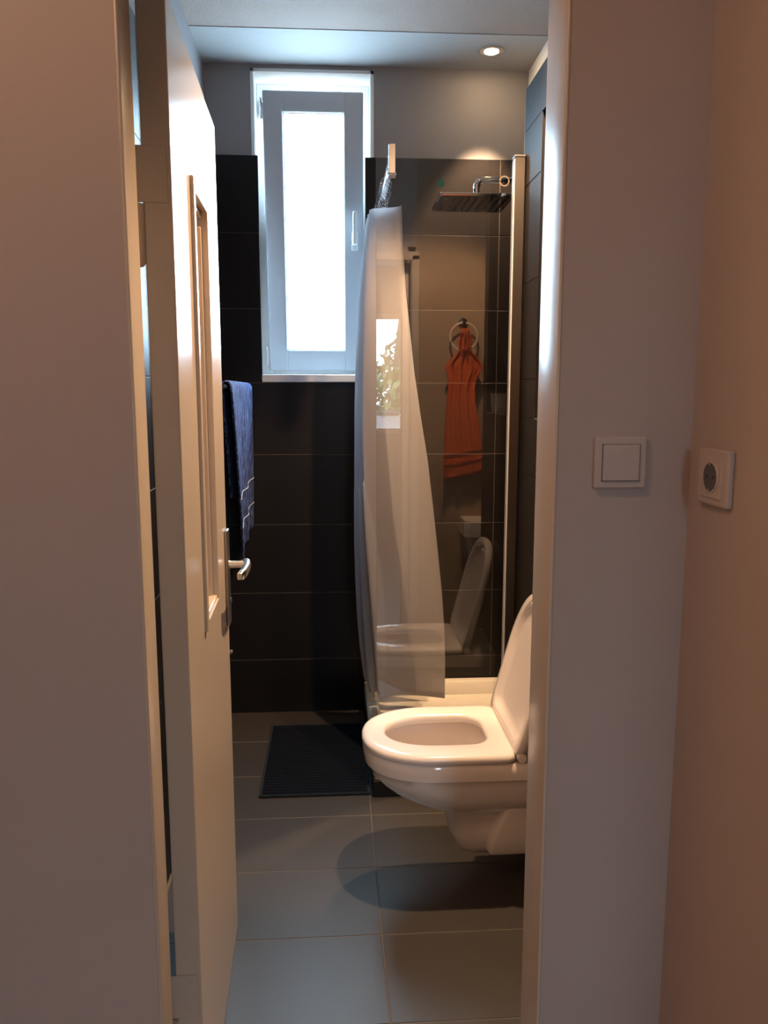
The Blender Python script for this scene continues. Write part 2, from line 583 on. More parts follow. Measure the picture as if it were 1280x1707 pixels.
# handle with long back plate
bp = MB().box((DL - 0.058, -0.009, 0.845), (DL - 0.018, 0.0, 1.082), 0.003).build('back_plate', 'aluminium', door)
tag(bp, 'metal back plate of the door handle')
hx, hz = DL - 0.038, 0.995
hd = MB()
hd.tube([(hx, -0.004, hz), (hx, -0.030, hz), (hx, -0.044, hz)], [0.0105, 0.0095, 0.010], 12)
lv = []
for (px_, py_, hh, tt, dzz) in ((hx + 0.012, -0.043, 0.008, 0.005, 0.002), (hx + 0.010, -0.048, 0.011, 0.008, 0.002), (hx - 0.004, -0.053, 0.0115, 0.009, 0.001), (hx - 0.030, -0.054, 0.0110, 0.009, -0.001),
                               (hx - 0.080, -0.050, 0.0105, 0.0085, -0.004), (hx - 0.108, -0.045, 0.0100, 0.008, -0.005), (hx - 0.112, -0.044, 0.007, 0.005, -0.005)):
    ring = []
    for k in range(16):
        a = 2 * PI * k / 16
        c, s_ = math.cos(a), math.sin(a)
        ring.append((px_, py_ + tt * abs(c) ** 0.55 * (1 if c > 0 else -1), hz + dzz + hh * abs(s_) ** 0.55 * (1 if s_ > 0 else -1)))
    lv.append(ring)
hd.loft(lv)
tag(hd.build('handle', 'brass_light', door, smooth=True), 'pale metal lever handle')
MB().lathe((hx, -0.009, 0.905), (0, -1, 0), [(0.007, 0), (0.007, 0.003), (0.004, 0.004)], 12).build('keyhole_rosette', 'aluminium', door)
MB().lathe((DL - 0.004, -0.001, 0.762), (0, -1, 0), [(0.005, 0), (0.006, 0.004), (0.004, 0.007)], 10).build('screw', 'aluminium', door)
# painted hinges on the hinge edge
for z0 in (1.605, 0.185):
    hg = MB().lathe((-0.003, 0.055, z0), (0, 0, 1), [(0.001, 0), (0.008, 0.002), (0.012, 0.007), (0.012, 0.096), (0.001, 0.098)], 16)
    hg.build('hinge_knuckle', 'gloss_white', door, smooth=True)
    MB().box((-0.0015, 0.006, z0 + 0.099), (0.0, 0.068, z0 + 0.184), 0.001).build('hinge_plate', 'gloss_white', door)
    for (yy, zz) in ((0.016, 0.115), (0.026, 0.140), (0.014, 0.165), (0.030, 0.172)):
        MB().lathe((-0.003, yy, z0 + zz), (-1, 0, 0), [(0.0028, 0), (0.0028, 0.0003), (0.001, 0.0005)], 10).build('screw', 'pane_white', door)

# ------------------------------------------------------------------ bathroom window
win = empty('window_1', (0, 3.53, 0))
tag(win, 'narrow tall bathroom window with light frame and bright daylight', kind='structure')


def frame4(x0, x1, z0, z1, wd, y0, y1, bev=0.004, wb_=None):
    o = MB()
    wb_ = wb_ or wd
    o.box((x0, y0, z0), (x0 + wd, y1, z1), bev).box((x1 - wd, y0, z0), (x1, y1, z1), bev)
    o.box((x0 + wd - 0.003, y0, z0), (x1 - wd + 0.003, y1, z0 + wb_), bev).box((x0 + wd - 0.003, y0, z1 - wd), (x1 - wd + 0.003, y1, z1), bev)
    return o


frame4(-0.303, 0.166, 1.487, 2.678, 0.050, 0.040, 0.11).build('outer_frame', 'plaster_white', win)
SL = 1.1125
sash = frame4(-0.270, 0.1365, 0.0, SL, 0.080, 0.0, 0.062, 0.005, 0.088).build('sash', 'upvc', win, loc=(0, 0.030, 1.506))
sash.rotation_euler = (math.radians(5.67), 0, 0)     # tilted inwards at the top
frame4(-0.195, 0.066, 0.083, SL - 0.075, 0.010, 0.006, 0.03, 0.003).build('glazing_bead', 'plaster_white', sash)
frame4(-0.187, 0.058, 0.091, SL - 0.083, 0.003, 0.016, 0.032, 0.0005).build('gasket', 'black_rubber', sash)
MB().box((-0.19, 0.030, 0.088), (0.062, 0.036, SL - 0.08)).build('pane', 'frosted_pane', sash)
MB().box((0.087, -0.010, 0.500), (0.113, 0.0, 0.575), 0.003).build('handle_plate', 'plaster_white', sash)
MB().box((0.092, -0.032, 0.530), (0.108, -0.008, 0.546), 0.003).box((0.092, -0.040, 0.522), (0.109, -0.026, 0.655), 0.005).build('handle', 'plaster_white', sash)
MB().lathe((-0.277, 0.030, 1.525), (0, 0, 1), [(0.001, 0), (0.007, 0.003), (0.007, 0.085), (0.001, 0.088)], 12).build('hinge', 'chrome', win, smooth=True)
MB().box((-0.290, 0.020, 2.535), (-0.272, 0.045, 2.60), 0.003).box((-0.284, -0.06, 2.585), (-0.274, 0.045, 2.592), 0.001).build('tilt_stay', 'chrome', win)
MB().box((-0.293, -0.104, 1.455), (0.150, 0.105, 1.4865), 0.003).build('window_sill', 'plaster_white', win)

# window behind the camera, seen mirrored in the shower glass
w2 = empty('window_2', (0, -2.33, 0))
tag(w2, 'window behind the camera, mirrored in the shower glass', kind='structure')
frame4(HX0, HX1, HZ0, HZ1, 0.05, -0.04, 0.04).build('frame', 'plaster_white', w2)
MB().box((HX0 + 0.045, -0.005, HZ0 + 0.045), (HX1 - 0.045, 0.001, HZ1 - 0.045)).build('pane', 'window_glass', w2)

# ------------------------------------------------------------------ shower tray
tray = empty('shower_tray', (0.13, 2.64, 0))
tag(tray, 'white shower tray on a dark tiled plinth beside the toilet', 'shower tray')
TX, TY = XR - 0.13 - 0.002, YB - 0.003 - 2.64


def rrect(x0, y0, x1, y1, r, z, n=5):
    pts = []
    for cx, cy, a0 in ((x1 - r, y1 - r, 0), (x0 + r, y1 - r, PI / 2), (x0 + r, y0 + r, PI), (x1 - r, y0 + r, 1.5 * PI)):
        for k in range(n + 1):
            a = a0 + PI / 2 * k / n
            pts.append((cx + r * math.cos(a), cy + r * math.sin(a), z))
    return pts


tb = MB()
tb.loft([rrect(0.004, 0.026, TX, TY, 0.02, 0.062), rrect(0, 0.026, TX, TY, 0.02, 0.07), rrect(0, 0.026, TX, TY, 0.02, 0.136), rrect(0.006, 0.032, TX - 0.004, TY - 0.004, 0.02, 0.142),
         rrect(0.036, 0.060, TX - 0.03, TY - 0.03, 0.05, 0.142), rrect(0.044, 0.068, TX - 0.038, TY - 0.038, 0.05, 0.136), rrect(0.060, 0.085, TX - 0.055, TY - 0.055, 0.05, 0.085),
         rrect(0.09, 0.115, TX - 0.085, TY - 0.085, 0.06, 0.078)])
tb.build('basin', 'acrylic', tray, smooth=True)
MB().lathe((TX / 2, TY / 2, 0.078), (0, 0, 1), [(0.045, 0), (0.045, 0.004), (0.03, 0.007), (0.001, 0.007)], 20).build('drain_cover', 'chrome', tray, smooth=True)
pl_ = MB().box((0.008, 0.008, 0.0), (TX, TY, 0.063)).build('plinth', 'grout', tray)
for (x0, x1) in ((0.0, 0.30), (0.30, XP - 0.13 + 0.0), (XP - 0.13, TX)):
    link('tile', tile_mesh('-y', x1 - x0 - GAP, 0.060, 0.008, 'wall_tile'), 'wall_tile', tray, ((x0 + x1) / 2, 0.008, 0.031))
for (y0, y1) in ((0.0, 0.395), (0.395, TY)):
    link('tile', tile_mesh('-x', y1 - y0 - GAP, 0.060, 0.008, 'wall_tile'), 'wall_tile', tray, (0.008, (y0 + y1) / 2, 0.031))

# ------------------------------------------------------------------ glass shower screen
YG = 2.652
scr = empty('shower_screen', (0.144, YG, 0.143))
tag(scr, 'clear glass shower screen with aluminium wall post, reflecting an orange towel', 'shower screen')
gpan = MB().box((0.0, 0.0, 0.001), (0.452, 0.006, 2.000), 0.0008, 1).build('glass_panel', 'screen_glass', scr)
gpan.rotation_euler = (0, 0, math.radians(-0.2))
po = MB().box((0.441, -0.012, 0), (0.4755, 0.020, 2.008), 0.003)
po.build('wall_post', 'bronze_post', scr)
MB().box((0.4375, -0.0125, 0.0), (0.4415, 0.014, 2.000), 0.001).build('gasket', 'rail_white', scr)
MB().box((0.439, -0.014, 2.006), (0.4757, 0.022, 2.013), 0.002).build('post_cap', 'aluminium', scr)
# droplet mark and ring mark on the glass
dx, dz = 0.207, 1.925
pts = []
for k in range(24):
    a = 2 * PI * k / 24
    r = 0.0105
    x, z = r * math.sin(a), -r * math.cos(a)
    if z > 0:
        z2 = z * (1 + 0.9 * (z / r))
        x *= (1 - 0.75 * (z / r)) if z / r < 1 else 0.2
        z = z2
    pts.append((x, z))
dm = MB().loft([[(dx + x, -0.0009, dz + z) for x, z in pts], [(dx + x, -0.0002, dz + z) for x, z in pts]])
tag(dm.build('droplet_mark', 'tint_teal', gpan), 'small teal water-drop sticker')
rm = MB()
rc = (0.410, 1.935)
for k in range(22):
    a = 2 * PI * k / 22
    c, s = math.cos(a), math.sin(a)
    r0, r1, hw = 0.0125, 0.0165, 0.0011
    ring = [(r0, -hw), (r1, -hw), (r1, hw), (r0, hw)]
    q = [(rc[0] + r * c - t_ * s, rc[1] + r * s + t_ * c) for r, t_ in ring]
    rm.loft([[(x, -0.0009, z) for x, z in q], [(x, -0.0002, z) for x, z in q]])
tag(rm.build('ring_mark', 'mark_grey', gpan), 'small ring-shaped stamp on the glass')

# ------------------------------------------------------------------ curtain rail and curtain
rail = empty('curtain_rail', (0.193, 2.63, 2.10))
tag(rail, 'square chrome curtain rail running from glass screen to back wall', 'curtain rail')
MB().box((-0.010, 0.0, 0.012), (0.010, 0.795, 0.038), 0.002).build('rail', 'chrome', rail)
MB().box((-0.0105, -0.010, -0.012), (0.0105, 0.0, 0.076), 0.002).build('end_cap', 'aluminium', rail)
MB().box((-0.012, -0.006, -0.016), (0.014, 0.034, -0.008), 0.001).box((-0.012, 0.0285, -0.012), (0.012, 0.034, 0.05), 0.001).build('glass_clamp', 'chrome', rail)
MB().box((-0.022, 0.792, -0.008), (0.022, 0.7985, 0.058), 0.002).build('wall_flange', 'chrome', rail)

# curtain: gathered cloth, folds given per height
prof = [  # z, x left, x right (silhouette at the middle of the gather)
    (2.050, 0.128, 0.255), (1.90, 0.110, 0.262), (1.75, 0.098, 0.272), (1.49, 0.086, 0.303), (1.32, 0.080, 0.332), (1.17, 0.076, 0.360),
    (1.00, 0.073, 0.382), (0.85, 0.074, 0.398), (0.69, 0.081, 0.413), (0.55, 0.090, 0.422), (0.43, 0.100, 0.427), (0.30, 0.114, 0.429), (0.272, 0.120, 0.430)]


def interp(z, k):
    for a, b2 in zip(prof[:-1], prof[1:]):
        if a[0] >= z >= b2[0]:
            f = (a[0] - z) / (a[0] - b2[0])
            return a[k] + (b2[k] - a[k]) * f
    return prof[-1][k]


cur = empty('shower_curtain', (0.19, 3.0, 0.245))
tag(cur, 'white translucent shower curtain gathered beside the glass screen', 'shower curtain')
NU, NV = 150, 56
rows = []
for j in range(NV + 1):
    v = j / NV
    z = 2.050 + (0.272 - 2.050) * v
    xl, xr = interp(z, 1), interp(z, 2)
    row = []
    for i in range(NU + 1):
        u = i / NU
        ph = 2 * PI * (u * 6.5)
        # zig-zag between left and right silhouettes; sharper at the top
        s = 0.5 + 0.5 * math.cos(ph + 0.35 * u * math.sin(2.1 * v + 3 * u))
        near = max(0.0, 1 - u / 0.14)
        env = 0.70 + 0.30 * near ** 0.5 if near > 0 else 0.62 + 0.10 * math.sin(9 * u)
        lo_ = xl + (xr - xl) * (0.17 if u < 0.12 else 0.04 + 0.04 * math.sin(11 * u)) * (0.5 + 0.5 * v)
        hi_ = xr - (xr - xl) * (0.5 * (1 - env)) * (0.5 + 0.5 * v)
        x = lo_ + (hi_ - lo_) * s
        x += 0.006 * math.sin(9 * v + 8 * u) * v
        y = 2.90 - 0.05 * v + u * (0.46 + 0.05 * v) + 0.012 * math.sin(2 * ph + 4 * v)
        x *= y / 3.0
        zz = z + (0.010 * math.sin(ph * 0.5 + 1) if j == NV else 0) + (0.006 * math.cos(ph) * (1 - v) ** 8)
        row.append((x - 0.19, y - 3.0, zz - 0.245))
    rows.append(row)
cm = MB().loft(rows, closed=False, cap0=False, cap1=False)
co = cm.build('cloth', 'curtain_cloth', cur, smooth=True, angle=180)
# hem band
hm = MB().loft([[(p_[0], p_[1] - 0.0015, p_[2] + dz_) for p_ in rows[-1]] for dz_ in (0.0, 0.022)], closed=False, cap0=False, cap1=False)
ho = hm.build('hem', 'curtain_cloth', cur, smooth=True, angle=180)
for k in range(10):
    yy = 2.915 + 0.44 * k / 9 + random.uniform(-0.006, 0.006)
    a0 = random.uniform(-0.35, 0.35)
    cpts = []
    for q in range(18):
        a = 2 * PI * q / 18
        cpts.append((0.003 + 0.021 * math.sin(a), yy - 3.0 + 0.010 * math.sin(a) * a0, 2.100 - 0.245 + 0.012 + 0.040 * math.cos(a)))
    MB().tube(cpts, 0.0016, 6, loop=True).build('curtain_ring', 'chrome', cur, smooth=True)

# ------------------------------------------------------------------ rain shower head
sh = empty('rain_shower', (0.485, 2.85, 2.05))
tag(sh, 'square flat chrome rain shower head on a wall arm', 'shower head')
MB().box((-0.125, -0.120, 0.0), (0.125, 0.120, 0.012), 0.003).build('plate', 'chrome', sh)
for i in range(9):
    o = MB()
    for j in range(9):
        o.lathe((-0.1 + 0.025 * i, -0.096 + 0.024 * j, 0.0), (0, 0, -1), [(0.0035, 0), (0.003, 0.003), (0.001, 0.0035)], 8)
    o.build('nozzle_row', 'black_rubber', sh)
MB().lathe((0.015, 0, 0.012), (0, 0, 1), [(0.022, 0), (0.018, 0.006), (0.011, 0.010), (0.011, 0.045), (0.014, 0.050), (0.001, 0.052)], 20).build('ball_joint', 'chrome', sh, smooth=True)
MB().tube([(0.015, 0, 0.052), (0.015, 0, 0.064), (0.022, 0, 0.076), (0.036, 0, 0.080), (0.10, 0, 0.080), (0.303, 0, 0.080)], 0.0115, 14).build('arm', 'chrome', sh, smooth=True)
MB().lathe((0.313, 0, 0.080), (-1, 0, 0), [(0.030, 0), (0.030, 0.006), (0.022, 0.009), (0.001, 0.009)], 24).build('wall_flange', 'chrome', sh, smooth=True)

# ------------------------------------------------------------------ tumbler in the niche
cup = empty('tumbler', (0.655, 2.13, NZ0 + 0.002))
tag(cup, 'small white tumbler in the wall niche, mirrored in the glass beside the post', 'tumbler')
MB().lathe((0, 0, 0), (0, 0, 1), [(0.026, 0), (0.028, 0.004), (0.033, 0.072), (0.031, 0.072), (0.026, 0.010), (0.001, 0.008)], 20).build('body', 'cup_white', cup, smooth=True)
MB().lathe((0, 0, 0.0705), (0, 0, 1), [(0.0305, 0), (0.0338, 0), (0.0338, 0.004), (0.0305, 0.004)], 20, True).build('rim', 'cup_white', cup, smooth=True)

# ------------------------------------------------------------------ toilet
YT = 2.195


def dout(xf, xb, hw, a, z, rc_=0.02, n=28, p=2.25):
    """D outline: rounded front at xf (towards -x), square back at xb"""
    xc = xf + a
    pts = []
    for k in range(n + 1):
        th = -PI / 2 + PI * k / n          # -90..90
        c, s = math.cos(th), math.sin(th)
        x = xc - a * abs(c) ** (2 / p)
        y = hw * (abs(s) ** (2 / p)) * (1 if s >= 0 else -1)
        pts.append((x, y, z))
    for k in range(1, 7):
        f = k / 6
        pts.append((xc + (xb - rc_ - xc) * f, hw, z))
    for k in range(1, 5):
        a_ = PI / 2 * k / 4
        pts.append((xb - rc_ + rc_ * math.sin(a_), hw - rc_ + rc_ * math.cos(a_), z))
    for k in range(0, 4):
        a_ = PI / 2 * k / 4
        pts.append((xb - rc_ + rc_ * math.cos(a_), -hw + rc_ - rc_ * math.sin(a_), z))
    for k in range(0, 6):
        f = 1 - k / 6
        pts.append((xc + (xb - rc_ - xc) * f, -hw, z))
    return pts


toi = empty('toilet', (0.619, YT, 0.0))
tag(toi, 'white wall-hung toilet with its lid raised', 'toilet')
# local x = world x - 0.619
bx0 = -0.541
bowl = MB()
OUT = [  # z, xf, hw, a
    (0.415, 0.004, 0.172, 0.21), (0.408, 0.000, 0.177, 0.21), (0.385, 0.002, 0.178, 0.21), (0.368, 0.005, 0.177, 0.21), (0.364, 0.013, 0.171, 0.21),
    (0.340, 0.022, 0.168, 0.21), (0.310, 0.046, 0.156, 0.21), (0.280, 0.082, 0.142, 0.20), (0.255, 0.125, 0.126, 0.18), (0.236, 0.175, 0.106, 0.16), (0.226, 0.22, 0.085, 0.12)]
rings = [dout(bx0 + xf, 0.0, hw, a, z) for z, xf, hw, a in OUT]
# interior from top inwards
inner = [dout(bx0 + 0.050, -0.135, 0.128, 0.15, 0.415, 0.10), dout(bx0 + 0.056, -0.145, 0.122, 0.15, 0.405, 0.10), dout(bx0 + 0.064, -0.155, 0.112, 0.15, 0.350, 0.10),
         dout(bx0 + 0.10, -0.175, 0.092, 0.14, 0.300, 0.08), dout(bx0 + 0.16, -0.200, 0.062, 0.10, 0.262, 0.05), dout(bx0 + 0.20, -0.225, 0.035, 0.06, 0.250, 0.03)]
bowl.loft(list(reversed(inner)) + rings)
# trap bulge under the bowl
bulge = [(0.270, -0.35, -0.10, 0.110, 0.12), (0.235, -0.320, -0.10, 0.088, 0.10), (0.190, -0.302, -0.10, 0.076, 0.09), (0.140, -0.288, -0.10, 0.066, 0.08), (0.100, -0.272, -0.11, 0.056, 0.07), (0.076, -0.250, -0.125, 0.040, 0.05), (0.068, -0.230, -0.145, 0.022, 0.03)]
bowl.loft([dout(xf, xb, hw, a, z, 0.02) for z, xf, xb, hw, a in bulge])
# flared back body against the wall
bk = [(0.345, -0.120, 0.150, 0.02), (0.29, -0.140, 0.134, 0.02), (0.23, -0.160, 0.124, 0.02), (0.17, -0.182, 0.116, 0.02), (0.118, -0.196, 0.110, 0.02), (0.108, -0.190, 0.104, 0.015)]
bowl.loft([dout(xf, 0.0, hw, a, z, 0.012, p=3.0) for z, xf, hw, a in bk])
bowl.build('bowl', 'ceramic', toi, smooth=True, angle=50)
MB().lathe((-0.33, 0, 0.262), (0, 0, 1), [(0.05, 0), (0.05, 0.004), (0.001, 0.0045)], 24).build('water', 'window_glass', toi)
MB().box((-0.125, -0.09, 0.100), (-0.0, -0.03, 0.113), 0.002).build('fixing_cover', 'seat_plastic', toi)

# seat ring: outer and hole outlines, rounded edge
SZ = 0.418


def seat_ring():
    n_s = 3
    o = MB()
    ox, hx_ = bx0 - 0.002, bx0 + 0.062
    XBS = -0.128
    rs = []
    for (off, z) in ((0.004, 0.000), (0.0, 0.004), (0.0, 0.014), (0.003, 0.020), (0.010, 0.0245), (0.022, 0.026)):
        rs.append(dout(ox + off, XBS - off * 0.5, 0.182 - off, 0.21, SZ + z, 0.03))
    for (off, z) in ((0.010, 0.026), (0.004, 0.0235), (0.0, 0.018), (0.0, 0.004), (0.004, 0.0)):
        rs.append(dout(hx_ + 0.004 - off, -0.188 + off, 0.100 + off, 0.15, SZ + z, 0.060, p=2.15))
    o.loft(rs, loop=True)
    return o


seat_ring().build('seat', 'seat_plastic', toi, smooth=True, angle=60)
# lid: D plate with a rim, raised and leaning back
lid = empty('lid', (-0.124, 0, SZ + 0.016))
lid.parent = toi
lean = math.radians(75)
L_ = 0.418
lo = MB()


def lid_ring(inset, h):
    """outline in lid plane: u along the lid (0 at hinge..L_), v across, h thickness towards the seat side (-x when raised)"""
    pts = dout(0.0 + inset, L_ - inset, 0.184 - inset, 0.21 - inset * 0.6, 0.0, 0.03)
    out = []
    for x, y, _ in pts:
        u = L_ - x            # hinge end is the square one
        X = u * math.cos(lean) - h * math.sin(lean)
        Z = u * math.sin(lean) + h * math.cos(lean)
        out.append((X, y, Z))
    return out


lo.loft([lid_ring(0.008, -0.016), lid_ring(0.002, -0.013), lid_ring(0.0, -0.006), lid_ring(0.0, 0.008), lid_ring(0.003, 0.012), lid_ring(0.022, 0.012), lid_ring(0.028, 0.009), lid_ring(0.036, -0.001), lid_ring(0.06, -0.003)])
lo.build('shell', 'seat_plastic', lid, smooth=True, angle=60)
for s in (-1, 1):
    for q in (0.045,):
        MB().box((L_ * 0.9 * math.cos(lean) - 0.016, s * q - 0.012, L_ * 0.9 * math.sin(lean) - 0.006), (L_ * 0.9 * math.cos(lean) - 0.004, s * q + 0.012, L_ * 0.9 * math.sin(lean) + 0.006), 0.003).build('bumper', 'seat_plastic', lid)
MB().tube([(-0.115, -0.150, SZ + 0.012), (-0.115, 0.150, SZ + 0.012)], 0.007, 12).build('hinge_bar', 'chrome', toi, smooth=True)
for s in (-1, 1):
    MB().lathe((-0.115, s * 0.172, SZ + 0.013), (0, s, 0), [(0.013, -0.016), (0.014, 0), (0.012, 0.008), (0.001, 0.009)], 16).build('hinge', 'seat_plastic', toi, smooth=True)

# ------------------------------------------------------------------ towels
rl = empty('towel_rail', (XL, 3.03, 1.43))
tag(rl, 'towel rail on the left wall under the blue towel', 'towel rail')
MB().tube([(0.142, -0.42, 0), (0.142, 0.37, 0)], 0.009, 12).build('bar', 'chrome', rl, smooth=True)
for yy in (-0.40, 0.35):
    MB().tube([(0.0, yy, 0), (0.142, yy, 0)], 0.007, 10).lathe((0.0005, yy, 0), (1, 0, 0), [(0.022, 0), (0.022, 0.006), (0.001, 0.008)], 16).build('bracket', 'chrome', rl, smooth=True)

tw = empty('blue_towel', (XL + 0.142, 3.03, 0.78))
tag(tw, 'dark blue streaked towel hanging on the left wall beside the door', 'towel')
NU, NV = 56, 70
rows = []
sw = []
for j in range(NV + 1):
    s = j / NV                       # 0 = wall-side hem, up over the bar, down the room side
    row = []
    for i in range(NU + 1):
        u = i / NU
        front = s > 0.42
        if s <= 0.38:
            k = s / 0.38
            hang = 0.40 * (1 - k)
            x, z = -0.014 - 0.006 * (1 - k), 0.655 - hang
        elif s < 0.44:
            a = PI * (s - 0.38) / 0.06
            x, z = -0.014 * math.cos(a), 0.655 + 0.014 * math.sin(a)
            hang = 0
        else:
            k = (s - 0.44) / 0.56
            hang = 0.640 * k
            x, z = 0.014, 0.655 - hang
        k = hang / 0.64
        # near edge drifts away from the viewer towards the hem
        yn = -0.345 + 0.33 * k ** 0.9
        yf = 0.335 + 0.035 * k
        y = yn + (yf - yn) * u
        if front and hang > 0:
            amp = 0.002 + 0.003 * min(1, k * 2)
            x += amp * (math.sin(2 * PI * 2.2 * u + 0.6) + 0.3 * math.sin(2 * PI * 4.1 * u + 2 * k)) - 0.014 * k
            z += 0.05 * k * u
        row.append((x, y, z))
    rows.append(row)
to = MB().loft(rows, closed=False, cap0=False, cap1=False).build('cloth', 'towel_blue', tw, smooth=True, angle=180)
sd = to.modifiers.new('thickness', 'SOLIDIFY')
sd.thickness = 0.006
sd.offset = 0
for f0 in (0.80, 0.905):
    j = int(NV * f0)
    o = MB().loft([[(p_[0], p_[1], p_[2]) for p_ in rows[j]], [(p_[0] + 0.0, p_[1] + 0.0, p_[2] + 0.005) for p_ in rows[j]]], closed=False, cap0=False, cap1=False).build('woven_stripe', 'towel_stripe', tw, smooth=True)
    sd = o.modifiers.new('thickness', 'SOLIDIFY')
    sd.thickness = 0.0095
    sd.offset = 0
ed = MB().tube([(r_[0][0] + 0.003, r_[0][1] - 0.003, r_[0][2]) for r_ in rows[int(NV * 0.46):]], 0.0028, 6).build('selvedge', 'towel_blue', tw, smooth=True)

# orange towel in a ring on the wall beside the doorway (seen mirrored in the glass)
YD = YW1 + 0.004
tg = empty('towel_ring', (0.626, YD, 1.745))
tag(tg, 'round chrome towel ring holding the orange towel', 'towel ring')
MB().lathe((0, 0, 0), (0, 1, 0), [(0.024, 0), (0.024, 0.006), (0.012, 0.010), (0.010, 0.040), (0.001, 0.042)], 20).build('mount', 'chrome', tg, smooth=True)
MB().tube([(0.066 * math.sin(2 * PI * k / 36), 0.036, -0.066 + 0.066 * math.cos(2 * PI * k / 36)) for k in range(36)], 0.005, 8, loop=True).build('ring', 'ring_pale', tg, smooth=True)

ot = empty('orange_towel', (0.626, YD + 0.036, 1.0))
tag(ot, 'orange hand towel hanging through a ring, seen as a reflection in the shower glass', 'towel')
TPR = [  # z, left, right
    (0.715, -0.010, 0.012), (0.690, -0.020, 0.022), (0.640, -0.034, 0.036), (0.612, -0.018, 0.018), (0.585, -0.050, 0.055), (0.555, -0.075, 0.078), (0.530, -0.090, 0.092), (0.510, -0.080, 0.086),
    (0.470, -0.070, 0.062), (0.42, -0.074, 0.050), (0.34, -0.084, 0.058), (0.22, -0.092, 0.078), (0.10, -0.094, 0.094), (0.03, -0.095, 0.096), (0.0, -0.095, 0.097)]
NU = 40
def hem(u):
    return -0.012 * (1 - u) + 0.028 * u ** 1.4
rows = []
for jj in range(61):
    z = 0.715 * (1 - jj / 60)
    for a, b2 in zip(TPR[:-1], TPR[1:]):
        if a[0] >= z >= b2[0]:
            f = (a[0] - z) / (a[0] - b2[0])
            xl, xr = a[1] + (b2[1] - a[1]) * f, a[2] + (b2[2] - a[2]) * f
            break
    row = []
    for i in range(NU + 1):
        u = i / NU
        wid = xr - xl
        amp = 0.004 + 0.012 * max(0, 1 - wid / 0.18)
        y = 0.014 + amp * math.sin(2 * PI * 3 * u + 1) + 0.004 * math.sin(2 * PI * 7 * u + 6 * z) + 0.008
        if z > 0.6:
            y += 0.01
        row.append((xl + wid * u, y, z + hem(u) * (1 - z / 0.715)))
    rows.append(row)
oo = MB().loft(rows, closed=False, cap0=False, cap1=False).build('cloth', 'towel_orange', ot, smooth=True, angle=180)
sd = oo.modifiers.new('thickness', 'SOLIDIFY')
sd.thickness = 0.007
for j in (50, 54):
    o = MB().loft([[(p_[0], p_[1] + 0.005, p_[2] + d_) for p_ in rows[j]] for d_ in (0.0, 0.007)], closed=False, cap0=False, cap1=False).build('woven_band', 'towel_orange', ot, smooth=True)
    sd = o.modifiers.new('thickness', 'SOLIDIFY')
    sd.thickness = 0.003

# small basin under the orange towel (only its mirror image is seen)
ba = empty('hand_basin', (0.676, YD, 0.80))
tag(ba, 'small cream basin below the orange towel, seen only as a reflection', 'basin')
bm_ = MB()


def bpoly(k, z):
    c = (0.02, 0.10)
    base = [(-0.055, 0.0), (0.098, 0.0), (0.098, 0.20), (-0.028, 0.20), (-0.055, 0.165)]
    return [(c[0] + (x - c[0]) * k, max(0.0, c[1] + (y - c[1]) * k), z) for x, y in base]


bm_.loft([bpoly(0.45, -0.20), bpoly(0.85, -0.095), bpoly(0.98, -0.080), bpoly(1.0, -0.075), bpoly(1.0, -0.003), bpoly(0.99, 0.0), bpoly(0.90, 0.0), bpoly(0.84, -0.01), bpoly(0.6, -0.06)])
bm_.build('bowl', 'ceramic', ba)
MB().lathe((0.02, 0.10, -0.0605), (0, 0, 1), [(0.014, 0), (0.014, 0.003), (0.001, 0.004)], 16).build('drain', 'chrome', ba)

# ------------------------------------------------------------------ bath mat
bmx = empty('bath_mat', (-0.272, 2.655, 0.0))
tag(bmx, 'dark navy ribbed bath mat in front of the shower', 'bath mat')
MW, MD = 0.395, 0.612
MB().box((0.012, 0.012, 0.0), (MW - 0.012, MD - 0.012, 0.010), 0.003).build('pile', 'mat_navy', bmx)
rb = MB()
for k in range(29):
    y = 0.022 + k * 0.0203
    rb.tube([(0.016, y, 0.0095), (MW - 0.016, y, 0.0095)], 0.0045, 6)
tag(rb.build('rib', 'mat_navy', bmx, smooth=True), kind='stuff')
MB().tube([(0.006, 0.006, 0.006), (MW - 0.006, 0.006, 0.006), (MW - 0.006, MD - 0.006, 0.006), (0.006, MD - 0.006, 0.006)], 0.006, 8, loop=True).build('border', 'mat_border', bmx, smooth=True)

# ------------------------------------------------------------------ downlights


def downlight(x, y, zc, label, power, cone, blend):
    o = empty('downlight', (x, y, zc))
    tag(o, label, 'downlight', 'recessed ceiling downlights')
    MB().lathe((0, 0, 0), (0, 0, -1), [(0.030, -0.002), (0.044, -0.001), (0.046, 0.003), (0.036, 0.006), (0.029, 0.004), (0.028, -0.001)], 28, True).build('trim_ring', 'chrome', o, smooth=True)
    MB().lathe((0, 0, 0), (0, 0, -1), [(0.026, -0.001), (0.0255, 0.006), (0.018, 0.010), (0.001, 0.012)], 24).build('bulb', 'bulb_glow', o, smooth=True)
    d = bpy.data.lights.new('downlight_beam', 'SPOT')
    d.energy = power
    d.color = WARM
    d.spot_size = math.radians(cone)
    d.spot_blend = blend
    d.shadow_soft_size = 0.022
    l = bpy.data.objects.new('downlight_beam', d)
    l.location = (0, 0, -0.035)
    l.parent = o
    C.objects.link(l)


downlight(0.62, 3.255, ZS, 'lit downlight in the ceiling strip above the shower', LAMP_W * 0.8, 67, 0.35)
downlight(0.47, 2.05, ZC, 'lit downlight in the ceiling above the toilet', LAMP_W, 110, 0.35)

